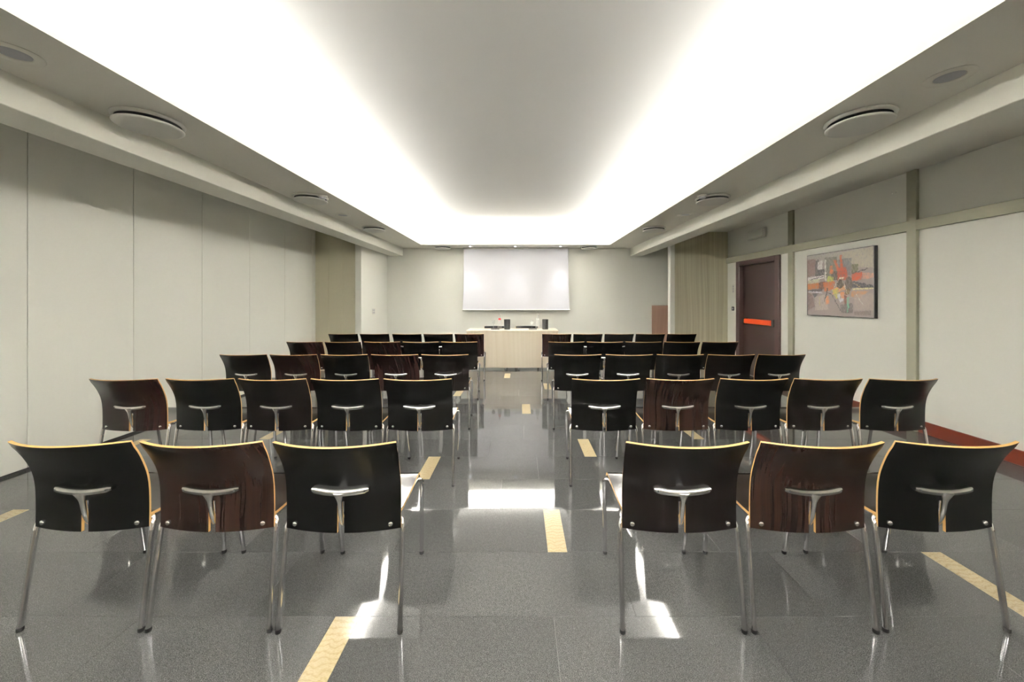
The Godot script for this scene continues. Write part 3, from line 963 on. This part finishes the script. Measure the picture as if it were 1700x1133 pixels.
# ---------------------------------------------------------------- furniture
func build_desk() -> void:
	var t := thing("speaker_desk", "pale wood speakers' desk with full front panel below the screen", "desk", Vector3(-0.147, 0, -7.33))
	box("desk_top", Vector3(-0.905, 0.735, -0.56), Vector3(0.905, 0.769, 0.012), M.desk, t, 0.004)
	box("front_panel", Vector3(-0.893, 0.036, -0.026), Vector3(0.893, 0.735, 0.0), M.desk, t, 0.003)
	for s in [-1.0, 1.0]:
		box("side_panel", Vector3(s * 0.88 - 0.013, 0.036, -0.53), Vector3(s * 0.88 + 0.013, 0.735, -0.026), M.desk, t, 0.002)
	for q in [[-0.86, -0.04], [-0.13, -0.04], [0.13, -0.04], [0.86, -0.04], [-0.86, -0.49], [0.86, -0.49]]:
		part("foot", lathe([Vector2(0, 0), Vector2(0.02, 0), Vector2(0.022, 0.004), Vector2(0.022, 0.004), Vector2(0.012, 0.037), Vector2(0, 0.037)], 14), M.steel, t, Vector3(q[0], 0, q[1] + (0.02 if q[1] > -0.1 else 0.0)))
	var top := 0.769
	var bottle := lathe([Vector2(0, 0), Vector2(0.036, 0.0), Vector2(0.041, 0.006), Vector2(0.041, 0.13), Vector2(0.038, 0.165), Vector2(0.024, 0.215), Vector2(0.015, 0.25), Vector2(0.0135, 0.29), Vector2(0.015, 0.298), Vector2(0.0, 0.3)], 24)
	var cap := lathe([Vector2(0, 0.296), Vector2(0.0155, 0.296), Vector2(0.016, 0.318), Vector2(0.016, 0.318), Vector2(0, 0.32)], 16)
	var band := lathe([Vector2(0.0305, 0.195), Vector2(0.0225, 0.226)], 24)
	var water := lathe([Vector2(0, 0.004), Vector2(0.037, 0.006), Vector2(0.037, 0.13), Vector2(0.034, 0.165), Vector2(0, 0.166)], 20)
	for q in [[-0.41, "clear glass water bottle with red neck label at left on desk", true], [0.362, "clear glass water bottle without red label at right on desk", false]]:
		var b := thing("water_bottle", q[1], "bottle", Vector3(q[0], top, -7.6), "water bottles on the desk")
		part("glass_body", bottle, M.glass, b)
		part("cap", cap, M.white_plastic, b)
		part("label_band", band, M.red if q[2] else M.white_plastic, b)
	var cup := lathe([Vector2(0, 0), Vector2(0.03, 0.0), Vector2(0.031, 0.002), Vector2(0.006, 0.008), Vector2(0.0045, 0.03), Vector2(0.0045, 0.08), Vector2(0.012, 0.088), Vector2(0.03, 0.108), Vector2(0.035, 0.135), Vector2(0.031, 0.17), Vector2(0.030, 0.17), Vector2(0.034, 0.135), Vector2(0.029, 0.110), Vector2(0, 0.092)], 24)
	for q in [[-0.539, "stemmed drinking glass left of the red-labelled bottle on desk"], [0.245, "stemmed drinking glass at right on desk beside plain bottle"]]:
		var g := thing("stemmed_glass", q[1], "glass", Vector3(q[0], top + 0.012, -7.62), "stemmed glasses on the desk")
		part("glass_body", cup, M.glass, g)
	var can := lathe([Vector2(0, 0), Vector2(0.058, 0), Vector2(0.06, 0.003), Vector2(0.06, 0.003), Vector2(0.063, 0.2), Vector2(0.063, 0.2), Vector2(0.0645, 0.204), Vector2(0.063, 0.207), Vector2(0.0595, 0.205), Vector2(0.0595, 0.205), Vector2(0.056, 0.012), Vector2(0, 0.012)], 32)
	for q in [[-0.257, "dark grey metal bottle cooler at left on desk"], [0.515, "dark grey metal bottle cooler at right on desk"]]:
		var g := thing("bottle_cooler", q[1], "bottle cooler", Vector3(q[0], top, -7.57), "metal bottle coolers on the desk")
		part("cooler_body", can, M.steel, g)
	for q in [[-0.50, "black coaster tray under left stemmed glass on desk"], [0.265, "black coaster tray under right stemmed glass on desk"]]:
		var g := thing("coaster_tray", q[1], "tray", Vector3(q[0], top, -7.62), "black trays on the desk")
		box("tray_base", Vector3(-0.085, 0, -0.06), Vector3(0.085, 0.012, 0.06), M.black, g, 0.003)

const ROWS := [
	[1.53, "nearest row to the camera", [-0.739, -1.276, -1.805], [0.669, 1.207, 1.75]],
	[2.73, "second row from the camera", [-0.755, -1.267, -1.773, -2.300, -2.853], [0.621, 1.159, 1.694, 2.228, 2.764]],
	[3.93, "third row from the camera", [-0.786, -1.303, -1.834, -2.362, -2.886], [0.606, 1.141, 1.675, 2.205, 2.735]],
	[5.125, "fourth row from the camera", [-0.835, -1.361, -1.855, -2.41, -2.935], [0.636, 1.162, 1.694, 2.212, 2.72]],
	[6.325, "farthest row by the desk", [-0.857, -1.377, -1.90, -2.449, -2.98], [0.623, 1.149, 1.67, 2.2, 2.73]]]
const TONES := [[[0, 1, 0], [3, 1, 0]], [[0, 0, 3, 0, 2], [0, 1, 0, 3, 0]], [[3, 2, 0, 2, 3], [0, 0, 0, 3, 0]], [[0, 0, 2, 3, 2], [0, 0, 0, 0, 0]], [[2, 0, 0, 3, 0], [2, 0, 0, 0, 0]]]
const PLACES := ["next to the aisle", "second from the aisle", "third from the aisle", "fourth from the aisle", "fifth from the aisle"]

func build_chairs() -> void:
	make_chair_meshes()
	rng.seed = 11
	for r in ROWS.size():
		for side in 2:
			var xs: Array = ROWS[r][2 + side].duplicate()
			for again in 40:
				for k in xs.size() - 1:
					var gap: float = 0.525 - absf(xs[k + 1] - xs[k])
					if gap > 0.0:
						var way := signf(xs[k + 1] - xs[k])
						xs[k] -= way * gap * 0.5
						xs[k + 1] += way * gap * 0.5
			for k in xs.size():
				var tone: int = TONES[r][side][k]
				var colour: String = ["black", "dark brown", "dark red-brown", "near-black brown"][tone]
				var label := "%s plywood chair, %s block, %s, %s" % [colour, ["left", "right"][side], ROWS[r][1], PLACES[k]]
				make_chair(tone, label, "plywood chairs in the %s block" % ["left", "right"][side], Vector3(xs[k], 0, -ROWS[r][0] + rng.randf_range(-0.006, 0.006)), rng.randf_range(-0.004, 0.004))
	make_chair(0, "black chair top behind the desk, left one beside red-labelled bottle", "chairs behind the desk", Vector3(-0.53, 0, -8.13), PI)
	make_chair(0, "black chair top behind the desk, right one of the two", "chairs behind the desk", Vector3(0.155, 0, -8.13), PI)


func _ready() -> void:
	lights_and_camera()
	make_materials()
	M.tube = flat(255, 255, 250, 0.5)
	M.tube.emission_enabled = true
	M.tube.emission = TUBE_COLOR
	M.tube.emission_energy_multiplier = 1.5
	M.spot_face = flat(255, 255, 255, 0.5)
	M.spot_face.emission_enabled = true
	M.spot_face.emission = Color(0.97, 0.98, 1.0)
	M.spot_face.emission_energy_multiplier = 6.0
	build_floor()
	build_walls()
	build_ceiling()
	# tubes in the trough: five along each side, three at each end
	var y := SOFFIT + 0.03
	for k in 6:
		var z := lerpf(LPF, LPN, (k + 0.5) / 6.0)
		cove_tube(Vector3(LPL - 0.33, y, z), 1.6, false, Vector3.RIGHT, 0.12, 1.0, "tube light hidden in left cove, %s" % ORDER[k])
		cove_tube(Vector3(LPR + 0.36, y, z), 1.6, false, Vector3.LEFT, 0.12, 1.0, "tube light hidden in right cove, %s" % ORDER[k])
	for k in 3:
		var x := lerpf(LPL, LPR, (k + 0.5) / 3.0)
		cove_tube(Vector3(x, y, LPF - 0.2), 1.3, true, Vector3.BACK, 0.12, 0.35, "tube light hidden in cove above the screen, %s" % ["left", "middle", "right"][k])
		cove_tube(Vector3(x, y, LPN + 0.3), 1.3, true, Vector3.FORWARD, 0.12, 1.0, "tube light hidden in cove behind the camera, %s" % ["left", "middle", "right"][k])
	build_chairs()
	build_desk()
	build_ceiling_things()
	build_wall_things()
